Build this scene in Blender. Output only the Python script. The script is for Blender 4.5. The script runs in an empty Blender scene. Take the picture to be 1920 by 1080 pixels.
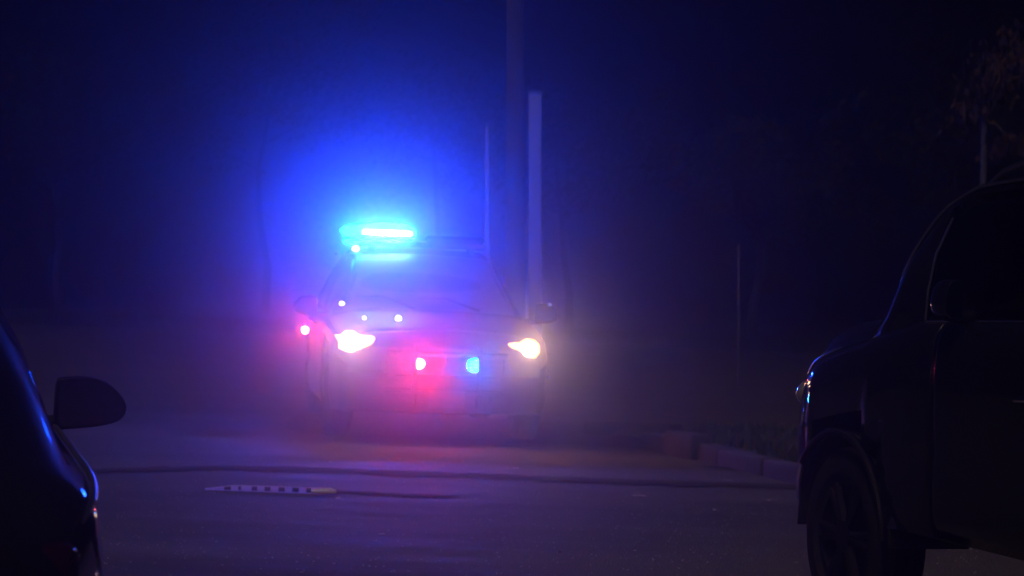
import bpy, bmesh, math, random
from mathutils import Vector, Matrix

random.seed(7)
R = math.radians
S = bpy.context.scene
C = S.collection

# ------------------------------------------------------------------ camera
F = 4000.0            # focal length in pixels of a 1920 wide picture
CZ = 1.33
HORIZON = 550.0
cam_d = bpy.data.cameras.new('camera')
cam_d.lens = 75.0
cam_d.sensor_width = 36.0
cam_d.clip_start = 0.05
cam_d.clip_end = 3000.0
cam_d.dof.use_dof = True
cam_d.dof.focus_distance = 7.6
cam_d.dof.aperture_fstop = 5.0
cam_d.dof.aperture_blades = 8
cam = bpy.data.objects.new('camera', cam_d)
C.objects.link(cam)
cam.location = (0, 0, CZ)
cam.rotation_euler = (R(90) + math.atan((HORIZON - 540.0) / F), 0, 0)
S.camera = cam

# ------------------------------------------------------------------ night sky and warm street fill
w = bpy.data.worlds.new('World')
S.world = w
w.use_nodes = True
nt = w.node_tree
nt.nodes.clear()
wo = nt.nodes.new('ShaderNodeOutputWorld')
bg = nt.nodes.new('ShaderNodeBackground')
sky = nt.nodes.new('ShaderNodeTexSky')
sky.sky_type = 'NISHITA'
sky.sun_disc = False
sky.sun_elevation = R(-7)
sky.sun_rotation = R(200)
mixs = nt.nodes.new('ShaderNodeMixRGB')
mixs.blend_type = 'ADD'
mixs.inputs[0].default_value = 1.0
mixs.inputs[2].default_value = (0.010, 0.050, 0.34, 1)   # skyglow of a clear night
nt.links.new(sky.outputs[0], mixs.inputs[1])
nt.links.new(mixs.outputs[0], bg.inputs[0])
bg.inputs[1].default_value = 0.05
nt.links.new(bg.outputs[0], wo.inputs[0])

street_fill_d = bpy.data.lights.new('street_fill', 'SUN')  # added sun lamp standing in for warm light of unseen street lamps
street_fill_d.energy = 1.5
street_fill_d.angle = R(0.5)
street_fill_d.color = (1.0, 0.72, 0.62)
street_fill = bpy.data.objects.new('street_fill', street_fill_d)
C.objects.link(street_fill)
street_fill.rotation_euler = (R(35), 0, R(-20))

S.view_settings.view_transform = 'Standard'
S.view_settings.look = 'None'
S.view_settings.exposure = 0.0
S.view_settings.gamma = 1.0
S.view_settings.use_curve_mapping = False
cy = S.cycles
cy.use_denoising = True
cy.sample_clamp_indirect = 2.0
cy.sample_clamp_direct = 0.0
cy.volume_bounces = 0
cy.max_bounces = 6
cy.diffuse_bounces = 2
cy.glossy_bounces = 3
cy.transparent_max_bounces = 16
cy.use_light_tree = True

# strengths of the lit lamps (radiance)
P_BAR_BLUE = 580.0
P_BAR_WHITE = 500.0
P_HEAD = 95.0
P_RED = 3100.0
P_BLUE = 700.0
P_SIDE = 1300.0
HAZE = 0.028
HAZE_G = 0.967

# ------------------------------------------------------------------ helpers
K = 0.037             # the whole road falls gently to the right


def gz(x):
    return -K * max(-15.0, min(15.0, x))


TILT = math.atan(K)


def at(u, v, Y):
    """point seen at pixel u, v (1920x1080 picture) at distance Y"""
    return Vector(((u - 960.0) / F * Y, Y, CZ + (HORIZON - v) / F * Y))


def tag(o, label=None, cat=None, group=None, kind=None):
    if label: o['label'] = label
    if cat: o['category'] = cat
    if group: o['group'] = group
    if kind: o['kind'] = kind
    return o


def empty(name, loc, rz=0.0, ry=0.0):
    o = bpy.data.objects.new(name, None)
    o.empty_display_size = 0.3
    C.objects.link(o)
    o.location = loc
    o.rotation_mode = 'XYZ'
    o.rotation_euler = (0, 0, 0)
    # rotate about own z first, then tilt with the road
    m = Matrix.Translation(loc) @ Matrix.Rotation(ry, 4, 'Y') @ Matrix.Rotation(rz, 4, 'Z')
    o.matrix_world = m
    return o


class MB:
    """collects vertices and faces, links them as ONE mesh"""
    def __init__(self):
        self.v, self.f = [], []

    def add(self, vs, fs):
        b = len(self.v)
        self.v += [tuple(p) for p in vs]
        self.f += [tuple(b + i for i in f) for f in fs]
        return self

    def box(self, c, s, bevel=0.0, rot=None):
        x, y, z = [a / 2 for a in s]
        bm = bmesh.new()
        bmesh.ops.create_cube(bm, size=1.0)
        for p in bm.verts:
            p.co = Vector((p.co.x * 2 * x, p.co.y * 2 * y, p.co.z * 2 * z))
        if bevel > 0:
            bmesh.ops.bevel(bm, geom=bm.edges[:], offset=bevel, segments=3, affect='EDGES', profile=0.5)
        self.bm(bm, c, rot)
        return self

    def bm(self, bm, c=(0, 0, 0), rot=None):
        bm.verts.index_update()
        vs = []
        for p in bm.verts:
            q = p.co.copy()
            if rot: q = rot @ q
            vs.append(q + Vector(c))
        self.add(vs, [[p.index for p in f.verts] for f in bm.faces])
        bm.free()
        return self

    def ball(self, c, s, seg=20, rings=12, rot=None):
        bm = bmesh.new()
        bmesh.ops.create_uvsphere(bm, u_segments=seg, v_segments=rings, radius=1.0)
        for p in bm.verts:
            p.co = Vector((p.co.x * s[0], p.co.y * s[1], p.co.z * s[2]))
        return self.bm(bm, c, rot)

    def tube(self, pts, rad, n=10, cap=True):
        pts = [Vector(p) for p in pts]
        if not isinstance(rad, (list, tuple)): rad = [rad] * len(pts)
        vs, fs = [], []
        for i, p in enumerate(pts):
            d = (pts[min(i + 1, len(pts) - 1)] - pts[max(i - 1, 0)]).normalized()
            a = d.orthogonal().normalized() if i == 0 else (a - d * a.dot(d)).normalized()
            b = d.cross(a)
            for k in range(n):
                t = 2 * math.pi * k / n
                vs.append(p + (a * math.cos(t) + b * math.sin(t)) * rad[i])
        for i in range(len(pts) - 1):
            for k in range(n):
                fs.append((i * n + k, i * n + (k + 1) % n, (i + 1) * n + (k + 1) % n, (i + 1) * n + k))
        if cap:
            fs.append(tuple(range(n))[::-1])
            fs.append(tuple((len(pts) - 1) * n + k for k in range(n)))
        return self.add(vs, fs)

    def lathe(self, prof, n=40, axis='X', c=(0, 0, 0)):
        """prof: (distance along axis, radius) closed loop"""
        m = len(prof)
        vs, fs = [], []
        for k in range(n):
            t = 2 * math.pi * k / n
            for a, r in prof:
                if axis == 'X': q = (a, r * math.cos(t), r * math.sin(t))
                elif axis == 'Y': q = (r * math.cos(t), a, r * math.sin(t))
                else: q = (r * math.cos(t), r * math.sin(t), a)
                vs.append(Vector(q) + Vector(c))
        for k in range(n):
            for j in range(m):
                fs.append((k * m + j, k * m + (j + 1) % m, ((k + 1) % n) * m + (j + 1) % m, ((k + 1) % n) * m + j))
        return self.add(vs, fs)

    def build(self, name, mat, parent=None, smooth=True, solid=0.0, offset=-1.0):
        me = bpy.data.meshes.new(name)
        me.from_pydata(self.v, [], self.f)
        me.validate()
        bm = bmesh.new(); bm.from_mesh(me)
        bmesh.ops.remove_doubles(bm, verts=bm.verts[:], dist=1e-5)
        bmesh.ops.recalc_face_normals(bm, faces=bm.faces[:])
        bm.to_mesh(me); bm.free()
        me.materials.append(mat)
        if smooth:
            me.shade_smooth()
            me.set_sharp_from_angle(angle=R(38))
        o = bpy.data.objects.new(name, me)
        C.objects.link(o)
        if parent is not None: o.parent = parent
        if solid:
            m = o.modifiers.new('thickness', 'SOLIDIFY')
            m.thickness = solid; m.offset = offset
        return o


def raw(name, v, f, mat, parent=None, smooth=False):
    me = bpy.data.meshes.new(name)
    me.from_pydata([tuple(p) for p in v], [], f)
    me.materials.append(mat)
    if smooth: me.shade_smooth()
    o = bpy.data.objects.new(name, me)
    C.objects.link(o)
    if parent is not None: o.parent = parent
    return o


# ------------------------------------------------------------------ materials
def mat(name, col, rough=0.5, metal=0.0, coat=0.0, noise=None, bump=None, spec=0.5):
    m = bpy.data.materials.new(name)
    m.use_nodes = True
    n = m.node_tree
    p = n.nodes['Principled BSDF']
    p.inputs['Base Color'].default_value = (*col, 1)
    p.inputs['Roughness'].default_value = rough
    p.inputs['Metallic'].default_value = metal
    p.inputs['Coat Weight'].default_value = coat
    p.inputs['Coat Roughness'].default_value = 0.04
    p.inputs['Specular IOR Level'].default_value = 0.0 if coat and col[0] < 0.05 else spec
    tc = n.nodes.new('ShaderNodeTexCoord')
    if noise:
        sc, col2, amt = noise
        t = n.nodes.new('ShaderNodeTexNoise'); t.inputs['Scale'].default_value = sc
        t.inputs['Detail'].default_value = 6
        n.links.new(tc.outputs['Object'], t.inputs['Vector'])
        r = n.nodes.new('ShaderNodeValToRGB')
        r.color_ramp.elements[0].position = 0.5 - amt / 2; r.color_ramp.elements[1].position = 0.5 + amt / 2
        r.color_ramp.elements[0].color = (*col, 1); r.color_ramp.elements[1].color = (*col2, 1)
        n.links.new(t.outputs[0], r.inputs[0])
        n.links.new(r.outputs[0], p.inputs['Base Color'])
    if bump:
        sc, st, dist = bump
        t = n.nodes.new('ShaderNodeTexNoise'); t.inputs['Scale'].default_value = sc
        t.inputs['Detail'].default_value = 8
        n.links.new(tc.outputs['Object'], t.inputs['Vector'])
        b = n.nodes.new('ShaderNodeBump'); b.inputs['Strength'].default_value = st
        b.inputs['Distance'].default_value = dist
        n.links.new(t.outputs[0], b.inputs['Height'])
        n.links.new(b.outputs[0], p.inputs['Normal'])
    return m


def emit(name, col, strength):
    m = bpy.data.materials.new(name)
    m.use_nodes = True
    n = m.node_tree; n.nodes.clear()
    o = n.nodes.new('ShaderNodeOutputMaterial'); e = n.nodes.new('ShaderNodeEmission')
    e.inputs[0].default_value = (*col, 1); e.inputs[1].default_value = strength
    n.links.new(e.outputs[0], o.inputs[0])
    return m


def glass(name, tint, rough=0.02, ior=1.25):
    m = bpy.data.materials.new(name)
    m.use_nodes = True
    n = m.node_tree; n.nodes.clear()
    o = n.nodes.new('ShaderNodeOutputMaterial')
    t = n.nodes.new('ShaderNodeBsdfTransparent'); t.inputs[0].default_value = (*tint, 1)
    g = n.nodes.new('ShaderNodeBsdfGlossy'); g.inputs['Roughness'].default_value = rough
    f = n.nodes.new('ShaderNodeFresnel'); f.inputs[0].default_value = ior
    x = n.nodes.new('ShaderNodeMixShader')
    n.links.new(f.outputs[0], x.inputs[0]); n.links.new(t.outputs[0], x.inputs[1]); n.links.new(g.outputs[0], x.inputs[2])
    n.links.new(x.outputs[0], o.inputs[0])
    return m


def asphalt(name, c1, c2, rough):
    m = bpy.data.materials.new(name)
    m.use_nodes = True
    n = m.node_tree
    p = n.nodes['Principled BSDF']
    tc = n.nodes.new('ShaderNodeTexCoord')
    big = n.nodes.new('ShaderNodeTexNoise'); big.inputs['Scale'].default_value = 0.55; big.inputs['Detail'].default_value = 5
    mp = n.nodes.new('ShaderNodeMapping'); mp.inputs['Scale'].default_value = (0.45, 1.6, 1)
    n.links.new(tc.outputs['Object'], mp.inputs[0]); n.links.new(mp.outputs[0], big.inputs['Vector'])
    r = n.nodes.new('ShaderNodeValToRGB')
    r.color_ramp.elements[0].position = 0.35; r.color_ramp.elements[1].position = 0.68
    r.color_ramp.elements[0].color = (*c1, 1); r.color_ramp.elements[1].color = (*c2, 1)
    n.links.new(big.outputs[0], r.inputs[0])
    fine = n.nodes.new('ShaderNodeTexVoronoi'); fine.inputs['Scale'].default_value = 90
    n.links.new(tc.outputs['Object'], fine.inputs['Vector'])
    mul = n.nodes.new('ShaderNodeMixRGB'); mul.blend_type = 'MULTIPLY'; mul.inputs[0].default_value = 0.75
    n.links.new(r.outputs[0], mul.inputs[1]); n.links.new(fine.outputs['Color'], mul.inputs[2])
    n.links.new(mul.outputs[0], p.inputs['Base Color'])
    mid = n.nodes.new('ShaderNodeTexNoise'); mid.inputs['Scale'].default_value = 5.0; mid.inputs['Detail'].default_value = 10
    mid.inputs['Roughness'].default_value = 0.7
    n.links.new(tc.outputs['Object'], mid.inputs['Vector'])
    b = n.nodes.new('ShaderNodeBump'); b.inputs['Strength'].default_value = 0.6; b.inputs['Distance'].default_value = 0.012
    n.links.new(mid.outputs[0], b.inputs['Height'])
    b2 = n.nodes.new('ShaderNodeBump'); b2.inputs['Strength'].default_value = 0.8; b2.inputs['Distance'].default_value = 0.008
    n.links.new(fine.outputs[0], b2.inputs['Height']); n.links.new(b.outputs[0], b2.inputs['Normal'])
    n.links.new(b2.outputs[0], p.inputs['Normal'])
    rg = n.nodes.new('ShaderNodeMapRange')
    rg.inputs['From Min'].default_value = 0.35; rg.inputs['From Max'].default_value = 0.65
    rg.inputs['To Min'].default_value = rough - 0.09; rg.inputs['To Max'].default_value = rough + 0.10
    st = n.nodes.new('ShaderNodeTexNoise'); st.inputs['Scale'].default_value = 1.0; st.inputs['Detail'].default_value = 7
    mp2 = n.nodes.new('ShaderNodeMapping'); mp2.inputs['Scale'].default_value = (0.8, 3.2, 1)
    n.links.new(tc.outputs['Object'], mp2.inputs[0]); n.links.new(mp2.outputs[0], st.inputs['Vector'])
    n.links.new(st.outputs[0], rg.inputs['Value']); n.links.new(rg.outputs[0], p.inputs['Roughness'])
    return m


M = {
    'asphalt': asphalt('asphalt', (0.068, 0.062, 0.038), (0.165, 0.150, 0.092), 0.74),
    'asphalt_shaded': asphalt('asphalt_shaded', (0.020, 0.020, 0.021), (0.034, 0.033, 0.033), 0.85),  # darker copy of the asphalt, carries the shade around the police car
    'tar': mat('tar', (0.050, 0.044, 0.032), 0.95, spec=0.05, bump=(30, 0.5, 0.004)),
    'concrete_dark': mat('concrete_dark', (0.032, 0.031, 0.032), 0.95, noise=(5, (0.085, 0.08, 0.085), 0.5), bump=(40, 0.4, 0.006)),
    'concrete': mat('concrete', (0.22, 0.20, 0.18), 0.85, noise=(9, (0.32, 0.30, 0.28), 0.5), bump=(40, 0.4, 0.006)),
    'soil': mat('soil', (0.035, 0.035, 0.022), 0.95, noise=(2, (0.06, 0.055, 0.035), 0.5), bump=(6, 0.8, 0.05)),
    'grass': mat('grass', (0.045, 0.065, 0.025), 0.8, noise=(3, (0.07, 0.085, 0.035), 0.5)),
    'grey_post': mat('grey_post', (0.10, 0.10, 0.10), 0.8),
    'bark': mat('bark', (0.06, 0.052, 0.045), 0.9, noise=(12, (0.11, 0.10, 0.085), 0.6), bump=(25, 0.7, 0.02)),
    'pale_post': mat('pale_post', (0.34, 0.34, 0.35), 0.8, noise=(3, (0.22, 0.22, 0.23), 0.6), bump=(30, 0.3, 0.004)),
    'leaf': mat('leaf', (0.04, 0.05, 0.025), 0.8, noise=(3, (0.06, 0.07, 0.035), 0.6), spec=0.1),
    'leaf_warm_lit': mat('leaf_warm_lit', (0.055, 0.038, 0.025), 0.8, noise=(3, (0.085, 0.05, 0.035), 0.6), spec=0.1),  # leaf colour with warm lamp light mixed in
    'black_paint': mat('black_paint', (0.006, 0.006, 0.008), 0.28, coat=0.65),
    'navy_paint': mat('navy_paint', (0.008, 0.009, 0.016), 0.28, coat=1.0),
    'patrol_black': mat('patrol_black', (0.005, 0.005, 0.006), 0.5, spec=0.15),
    'patrol_white': mat('patrol_grey', (0.03, 0.03, 0.032), 0.5, spec=0.2),
    'black_plastic': mat('black_plastic', (0.005, 0.005, 0.005), 0.7, spec=0.15, bump=(200, 0.2, 0.001)),
    'rubber': mat('rubber', (0.010, 0.010, 0.010), 0.85, spec=0.15, bump=(60, 0.3, 0.003)),
    'rim': mat('rim', (0.30, 0.30, 0.31), 0.3, metal=1.0),
    'rim_dark': mat('rim_dark', (0.008, 0.008, 0.008), 0.6, spec=0.1),
    'chrome': mat('chrome', (0.75, 0.75, 0.76), 0.12, metal=1.0),
    'cloth': mat('cloth', (0.02, 0.02, 0.022), 0.9),
    'liner': mat('liner', (0.008, 0.008, 0.008), 0.9),
    'red_lens': mat('red_lens', (0.28, 0.008, 0.008), 0.15, coat=1.0),
    'red_lens_dark': mat('red_lens_dark', (0.012, 0.001, 0.001), 0.2, coat=0.6),
    'blue_lens_dark': mat('blue_lens_dark', (0.006, 0.012, 0.10), 0.15, coat=1.0),
    'clear_lens': mat('clear_lens', (0.35, 0.35, 0.36), 0.12, coat=1.0),
    'grille_black': mat('grille_black', (0.0015, 0.0015, 0.0015), 0.9, spec=0.05),
    'trim_metal': mat('trim_metal', (0.60, 0.60, 0.61), 0.30, metal=1.0),
    'glossy_white': mat('glossy_white', (0.75, 0.72, 0.72), 0.25, coat=1.0),
    'plate': mat('plate', (0.06, 0.06, 0.06), 0.8, spec=0.1),
    'glass': glass('glass', (0.30, 0.32, 0.33)),
    'glass_rough': glass('glass_rough', (0.30, 0.32, 0.33), 0.5),
    'glass_dark': glass('glass_dark', (0.06, 0.06, 0.07)),
    'mirror': mat('mirror', (0.13, 0.13, 0.17), 0.02, metal=1.0),
    'white_paint': mat('white_paint', (0.72, 0.68, 0.68), 0.35, noise=(40, (0.6, 0.56, 0.55), 0.5)),
    'black_band': mat('black_band', (0.07, 0.04, 0.06), 0.5),
    'paper': mat('paper', (0.6, 0.57, 0.55), 0.8),
    'stone': mat('stone', (0.5, 0.46, 0.45), 0.85, bump=(30, 0.5, 0.004)),
    'pale_stone': mat('pale_stone', (0.78, 0.72, 0.72), 0.7, bump=(30, 0.4, 0.003)),
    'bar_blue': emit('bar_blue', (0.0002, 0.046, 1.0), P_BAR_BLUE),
    'bar_white': emit('bar_white', (0.09, 0.15, 1.0), P_BAR_WHITE),
    'head': emit('head', (1.0, 0.60, 0.32), P_HEAD),
    'head_wing': emit('head_wing', (1.0, 0.42, 0.10), 9.0),
    'lamp_red': emit('lamp_red', (1.0, 0.012, 0.02), P_RED),
    'lamp_red_core': emit('lamp_red_core', (1.0, 0.55, 0.30), 22.0),
    'lamp_side': emit('lamp_side', (1.0, 0.02, 0.05), P_SIDE),
    'lamp_blue': emit('lamp_blue', (0.0, 0.16, 1.0), P_BLUE),
    'lamp_blue_core': emit('lamp_blue_core', (0.10, 0.8, 1.0), 4.0),
    'lamp_glint_white': emit('lamp_glint_white', (1.0, 0.80, 0.85), 9.0),  # take-down lamp, also the glowing glints on hood and wiper base
    'glint_dim': emit('glint_dim', (0.35, 0.45, 1.0), 1.3),  # glow imitating glints on roof edge, mirror and corner
}


# milky plastic of the striped pole lets light through
nt_ = M['white_paint'].node_tree
pb_ = nt_.nodes['Principled BSDF']; ou_ = [q for q in nt_.nodes if q.type == 'OUTPUT_MATERIAL'][0]
tr_ = nt_.nodes.new('ShaderNodeBsdfTranslucent'); tr_.inputs[0].default_value = (0.95, 0.93, 0.93, 1)
mx_ = nt_.nodes.new('ShaderNodeMixShader'); mx_.inputs[0].default_value = 0.85
nt_.links.new(pb_.outputs[0], mx_.inputs[1]); nt_.links.new(tr_.outputs[0], mx_.inputs[2]); nt_.links.new(mx_.outputs[0], ou_.inputs[0])


# ------------------------------------------------------------------ ground, road, verge
def grid_sheet(name, pts_fn, nx, ny, m):
    v, f = [], []
    for j in range(ny + 1):
        for i in range(nx + 1):
            v.append(pts_fn(i / nx, j / ny))
    for j in range(ny):
        for i in range(nx):
            a = j * (nx + 1) + i
            f.append((a, a + 1, a + nx + 2, a + nx + 1))
    return tag(raw(name, v, f, m, smooth=True), kind='structure')


def lerp(a, b, t): return a + (b - a) * t


def gfn(t):       # denser in the middle
    s = 2 * t - 1
    return 15 * (s / 0.5) if abs(s) <= 0.5 else math.copysign(15 + (abs(s) - 0.5) / 0.5 * 385, s)


grid_sheet('ground', lambda a, b: (gfn(a), lerp(-30, 600, b), gz(gfn(a)) - 0.02), 24, 20, M['soil'])

ROAD_FAR = 58.0
# kerb line on the right: passes (2.2, 15.2) and heads away to the left
KDX, KDY = -0.262, 1.0
def kerb_x(y): return 2.22 + (y - 15.2) * KDX
KERB_END = 20.5       # the verge ends at the side street here

grid_sheet('road', lambda a, b: (lerp(-45, 45, a), lerp(-12, ROAD_FAR, b), gz(lerp(-45, 45, a))), 90, 4, M['asphalt'])

# dark sheet that paints the shade around the police car onto the road
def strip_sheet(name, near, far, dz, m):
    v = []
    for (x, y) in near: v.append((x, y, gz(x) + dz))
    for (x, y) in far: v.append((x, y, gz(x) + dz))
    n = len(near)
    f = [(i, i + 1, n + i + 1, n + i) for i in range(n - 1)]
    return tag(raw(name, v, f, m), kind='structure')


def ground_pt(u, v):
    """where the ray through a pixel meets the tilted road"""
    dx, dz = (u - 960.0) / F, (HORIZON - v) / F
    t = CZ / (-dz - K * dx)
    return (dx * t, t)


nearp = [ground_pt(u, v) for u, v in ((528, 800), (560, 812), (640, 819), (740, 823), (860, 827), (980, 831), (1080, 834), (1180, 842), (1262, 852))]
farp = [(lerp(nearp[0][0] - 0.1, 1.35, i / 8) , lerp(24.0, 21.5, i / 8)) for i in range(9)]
strip_sheet('road_shade_sheet', nearp, farp, 0.004, M['asphalt_shaded'])

# crack sealing strips
def wavy_strip(name, pix, wid, seed):
    rnd = random.Random(seed)
    pts = []
    for a, b in zip(pix, pix[1:]):
        for i in range(8):
            t = i / 8
            u, v = lerp(a[0], b[0], t), lerp(a[1], b[1], t)
            pts.append((u, v))
    pts.append(pix[-1])
    near, far = [], []
    for i, (u, v) in enumerate(pts):
        x, y = ground_pt(u, v + rnd.uniform(-0.8, 0.8))
        e = min(i, len(pts) - 1 - i) / 5.0
        ww = wid * min(1.0, 0.25 + e) * rnd.uniform(0.65, 1.2)
        near.append((x, y - ww / 2)); far.append((x, y + ww / 2))
    return strip_sheet(name, near, far, 0.008, M['tar'])


wavy_strip('tar_seam', [(150, 884), (300, 881), (440, 879), (600, 882), (740, 889), (900, 893), (1050, 900), (1220, 906), (1400, 911), (1560, 916)], 0.42, 1)
wavy_strip('tar_seam', [(560, 921), (640, 923), (740, 929), (860, 932)], 0.20, 2)
wavy_strip('tar_seam', [(1310, 876), (1380, 879), (1440, 886)], 0.22, 3)

# raised verge behind the kerb, on the right
VZ = 0.115
vv, vf = [], []
ys = [-8, 0, 5, 9, 12, 15, 17, 18.5, 19.6, 20.2, 20.5]
cols = 8
for y in ys:
    x0 = kerb_x(y) + 0.17
    if y > 18.5:
        x0 += (y - 18.5) ** 2 * 0.35
    for i in range(cols + 1):
        x = x0 + (i / cols) ** 1.5 * 22
        vv.append((x, y, gz(x) + VZ + random.uniform(-0.01, 0.03) * (i > 0)))
for j in range(len(ys) - 1):
    for i in range(cols):
        a = j * (cols + 1) + i
        vf.append((a, a + 1, a + cols + 2, a + cols + 1))
o = raw('verge', vv, vf, M['soil'], smooth=True)
tag(o, kind='structure')
sk = o.modifiers.new('thickness', 'SOLIDIFY'); sk.thickness = 0.14; sk.offset = -1

# kerb stones, one object each
kerb = empty('kerb', (kerb_x(15), 15, gz(kerb_x(15))), 0)
tag(kerb, 'pale concrete kerb along the right roadside, running from the parked dark SUV towards the patrol car', 'kerb')
kmesh = MB().box((0, 0, 0), (0.16, 0.985, 0.20), 0.022)
kproto = None
ka = math.atan2(-KDX, KDY)
kl = math.hypot(KDX, KDY)
kerb.rotation_euler = (0, 0, 0)
y = -2.0
n_st = 0
while y < 18.6:
    ym = y + 0.5 / kl
    x = kerb_x(ym) + 0.08
    if kproto is None:
        kproto = kmesh.build('kerb_stone', M['concrete_dark'], None, smooth=True)
        ob = kproto
    else:
        ob = kproto.copy(); C.objects.link(ob)
    ob.parent = kerb
    ob.matrix_parent_inverse = Matrix()
    ob.location = Vector((x, ym, gz(x) + 0.03 + random.uniform(-0.006, 0.006))) - kerb.location
    ob.rotation_euler = (random.uniform(-0.006, 0.006), TILT, ka + random.uniform(-0.008, 0.008))
    n_st += 1
    y += 1.0 / kl
# worn kerb end, taller block catching the light
kx, ky = ground_pt(1288, 862)
ob = MB().box((0, 0, 0.09), (0.20, 0.55, 0.24), 0.035).build('kerb_end_block', M['concrete_dark'], kerb)
ob.location = Vector((kx + 0.02, ky + 0.28, gz(kx))) - kerb.location
ob.rotation_euler = (0, TILT, ka + 0.1)
ob = MB().box((0, 0, 0.05), (0.36, 0.9, 0.16), 0.03).build('kerb_ramp_block', M['concrete_dark'], kerb)
kx2, ky2 = ground_pt(1190, 822)
ob.location = Vector((kx2, ky2 + 0.3, gz(kx2))) - kerb.location
ob.rotation_euler = (0, TILT, ka + 0.9)

# grass tufts on the verge and beyond the far edge of the road
def blades(name, n, fn, h0, h1, m, seed):
    rnd = random.Random(seed)
    v, f = [], []
    for i in range(n):
        x, y, z = fn(rnd)
        for k in range(3):
            a = rnd.uniform(0, 6.28); h = rnd.uniform(h0, h1); ww = h * 0.09 + 0.003
            bx, by = x + rnd.uniform(-.04, .04), y + rnd.uniform(-.04, .04)
            lx, ly = math.cos(a + 1.3) * h * rnd.uniform(.1, .6), math.sin(a + 1.3) * h * rnd.uniform(.1, .6)
            c, s = math.cos(a) * ww, math.sin(a) * ww
            b = len(v)
            v += [(bx - c, by - s, z - 0.01), (bx + c, by + s, z - 0.01), (bx + lx * .5 + c * .6, by + ly * .5 + s * .6, z + h * .6), (bx + lx * .5 - c * .6, by + ly * .5 - s * .6, z + h * .6), (bx + lx, by + ly, z + h * .95)]
            f += [(b, b + 1, b + 2, b + 3), (b + 3, b + 2, b + 4)]
    return tag(raw(name, v, f, m), kind='stuff')


def vfn(r):
    y = r.uniform(6, 20.0)
    x = kerb_x(y) + 0.22 + (y > 18.5) * (y - 18.5) ** 2 * .35 + abs(r.gauss(0, 1.6))
    return x, y, gz(x) + VZ
tag(blades('verge_grass', 5200, vfn, 0.04, 0.14, M['grass'], 5), 'short rough grass behind the kerb on the right verge', 'grass')


def ffn(r):
    x = r.uniform(-22, 22)
    y = ROAD_FAR + abs(r.gauss(0, 3)) + 0.3
    return x, y, gz(x) - 0.02
tag(blades('roadside_grass', 5000, ffn, 0.12, 0.45, M['grass'], 6), 'tall dark grass along the far side of the road', 'grass')


# ------------------------------------------------------------------ trees and posts behind
def leaf_cloud(n, clumps, size, seed):
    rnd = random.Random(seed)
    v, f = [], []
    for i in range(n):
        c, r = clumps[rnd.randrange(len(clumps))]
        d = Vector((rnd.gauss(0, 1), rnd.gauss(0, 1), rnd.gauss(0, 1))).normalized() * r * rnd.uniform(0.35, 1.05) ** 0.6
        p = Vector(c) + Vector((d.x, d.y, d.z * 0.75))
        q = Vector((rnd.gauss(0, 1), rnd.gauss(0, 1), rnd.gauss(0, 1))).normalized()
        a = q.orthogonal().normalized(); b = q.cross(a)
        s = size * rnd.uniform(0.6, 1.4)
        k = len(v)
        v += [p - a * s, p + b * s * .45, p + a * s, p - b * s * .45]
        f.append((k, k + 1, k + 2, k + 3))
    return v, f


def tree(x, y, h, cr, label, leafmat, seed, trunk_r=0.14, nleaf=2600, leaf=0.13, crown_base=0.45, group='trees across the road', flat=1.0):
    rnd = random.Random(seed)
    t = empty('tree', (x, y, gz(x)))
    tag(t, label, 'tree', group)
    mb = MB()
    top = h * 0.8
    pts = [(0, 0, -0.1)] + [(rnd.uniform(-.12, .12) * i, rnd.uniform(-.1, .1) * i, top * i / 5) for i in range(1, 6)]
    mb.tube(pts, [trunk_r * (1.25 - 0.2 * i) for i in range(6)], 10)
    clumps = []
    for k in range(9):
        a = k * 2.4 + rnd.uniform(-.4, .4)
        zb = lerp(h * crown_base, top, rnd.random())
        L = cr * rnd.uniform(.5, .95)
        e = (math.cos(a) * L, math.sin(a) * L, min(h * .95, zb + L * rnd.uniform(.3, .8)))
        mid = (e[0] * .5, e[1] * .5, lerp(zb, e[2], .35))
        mb.tube([(0, 0, zb), mid, e], [trunk_r * .4, trunk_r * .25, trunk_r * .08], 6)
        clumps.append((e, cr * rnd.uniform(.28, .45)))
        clumps.append((mid, cr * rnd.uniform(.22, .35)))
    clumps.append(((0, 0, h * .93), cr * .4))
    mb.build('trunk', M['bark'], t)
    v, f = leaf_cloud(nleaf, clumps, leaf, seed)
    c = raw('crown', v, f, leafmat, t)
    return t


specs = [
    (-23, 84, 11, 5, 'broad dark tree at the far left behind the road'),
    (-17, 80, 10, 4.2, 'dark rounded tree left of the patrol car, second from the left edge'),
    (-9.5, 82, 12, 5, 'tall dark tree behind the glow on the left of the light bar'),
    (-3.2, 88, 11, 4.8, 'dark tree directly behind the lit light bar'),
    (2.0, 76, 8.5, 3.6, 'small tree behind the two pale posts'),
    (7.0, 62, 6.4, 2.9, 'low bushy tree right of the wide pale post'),
    (19, 80, 12, 5, 'tall dark tree to the left of the parked SUV roof'),
]
specs.insert(6, (13.0, 64, 7.6, 3.2, 'bushy tree behind the thin roadside pole at the right'))
for i, (x, y, h, cr, lab) in enumerate(specs):
    tree(x, y, h, cr, lab, M['leaf'], 20 + i, nleaf=2600)

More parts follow.
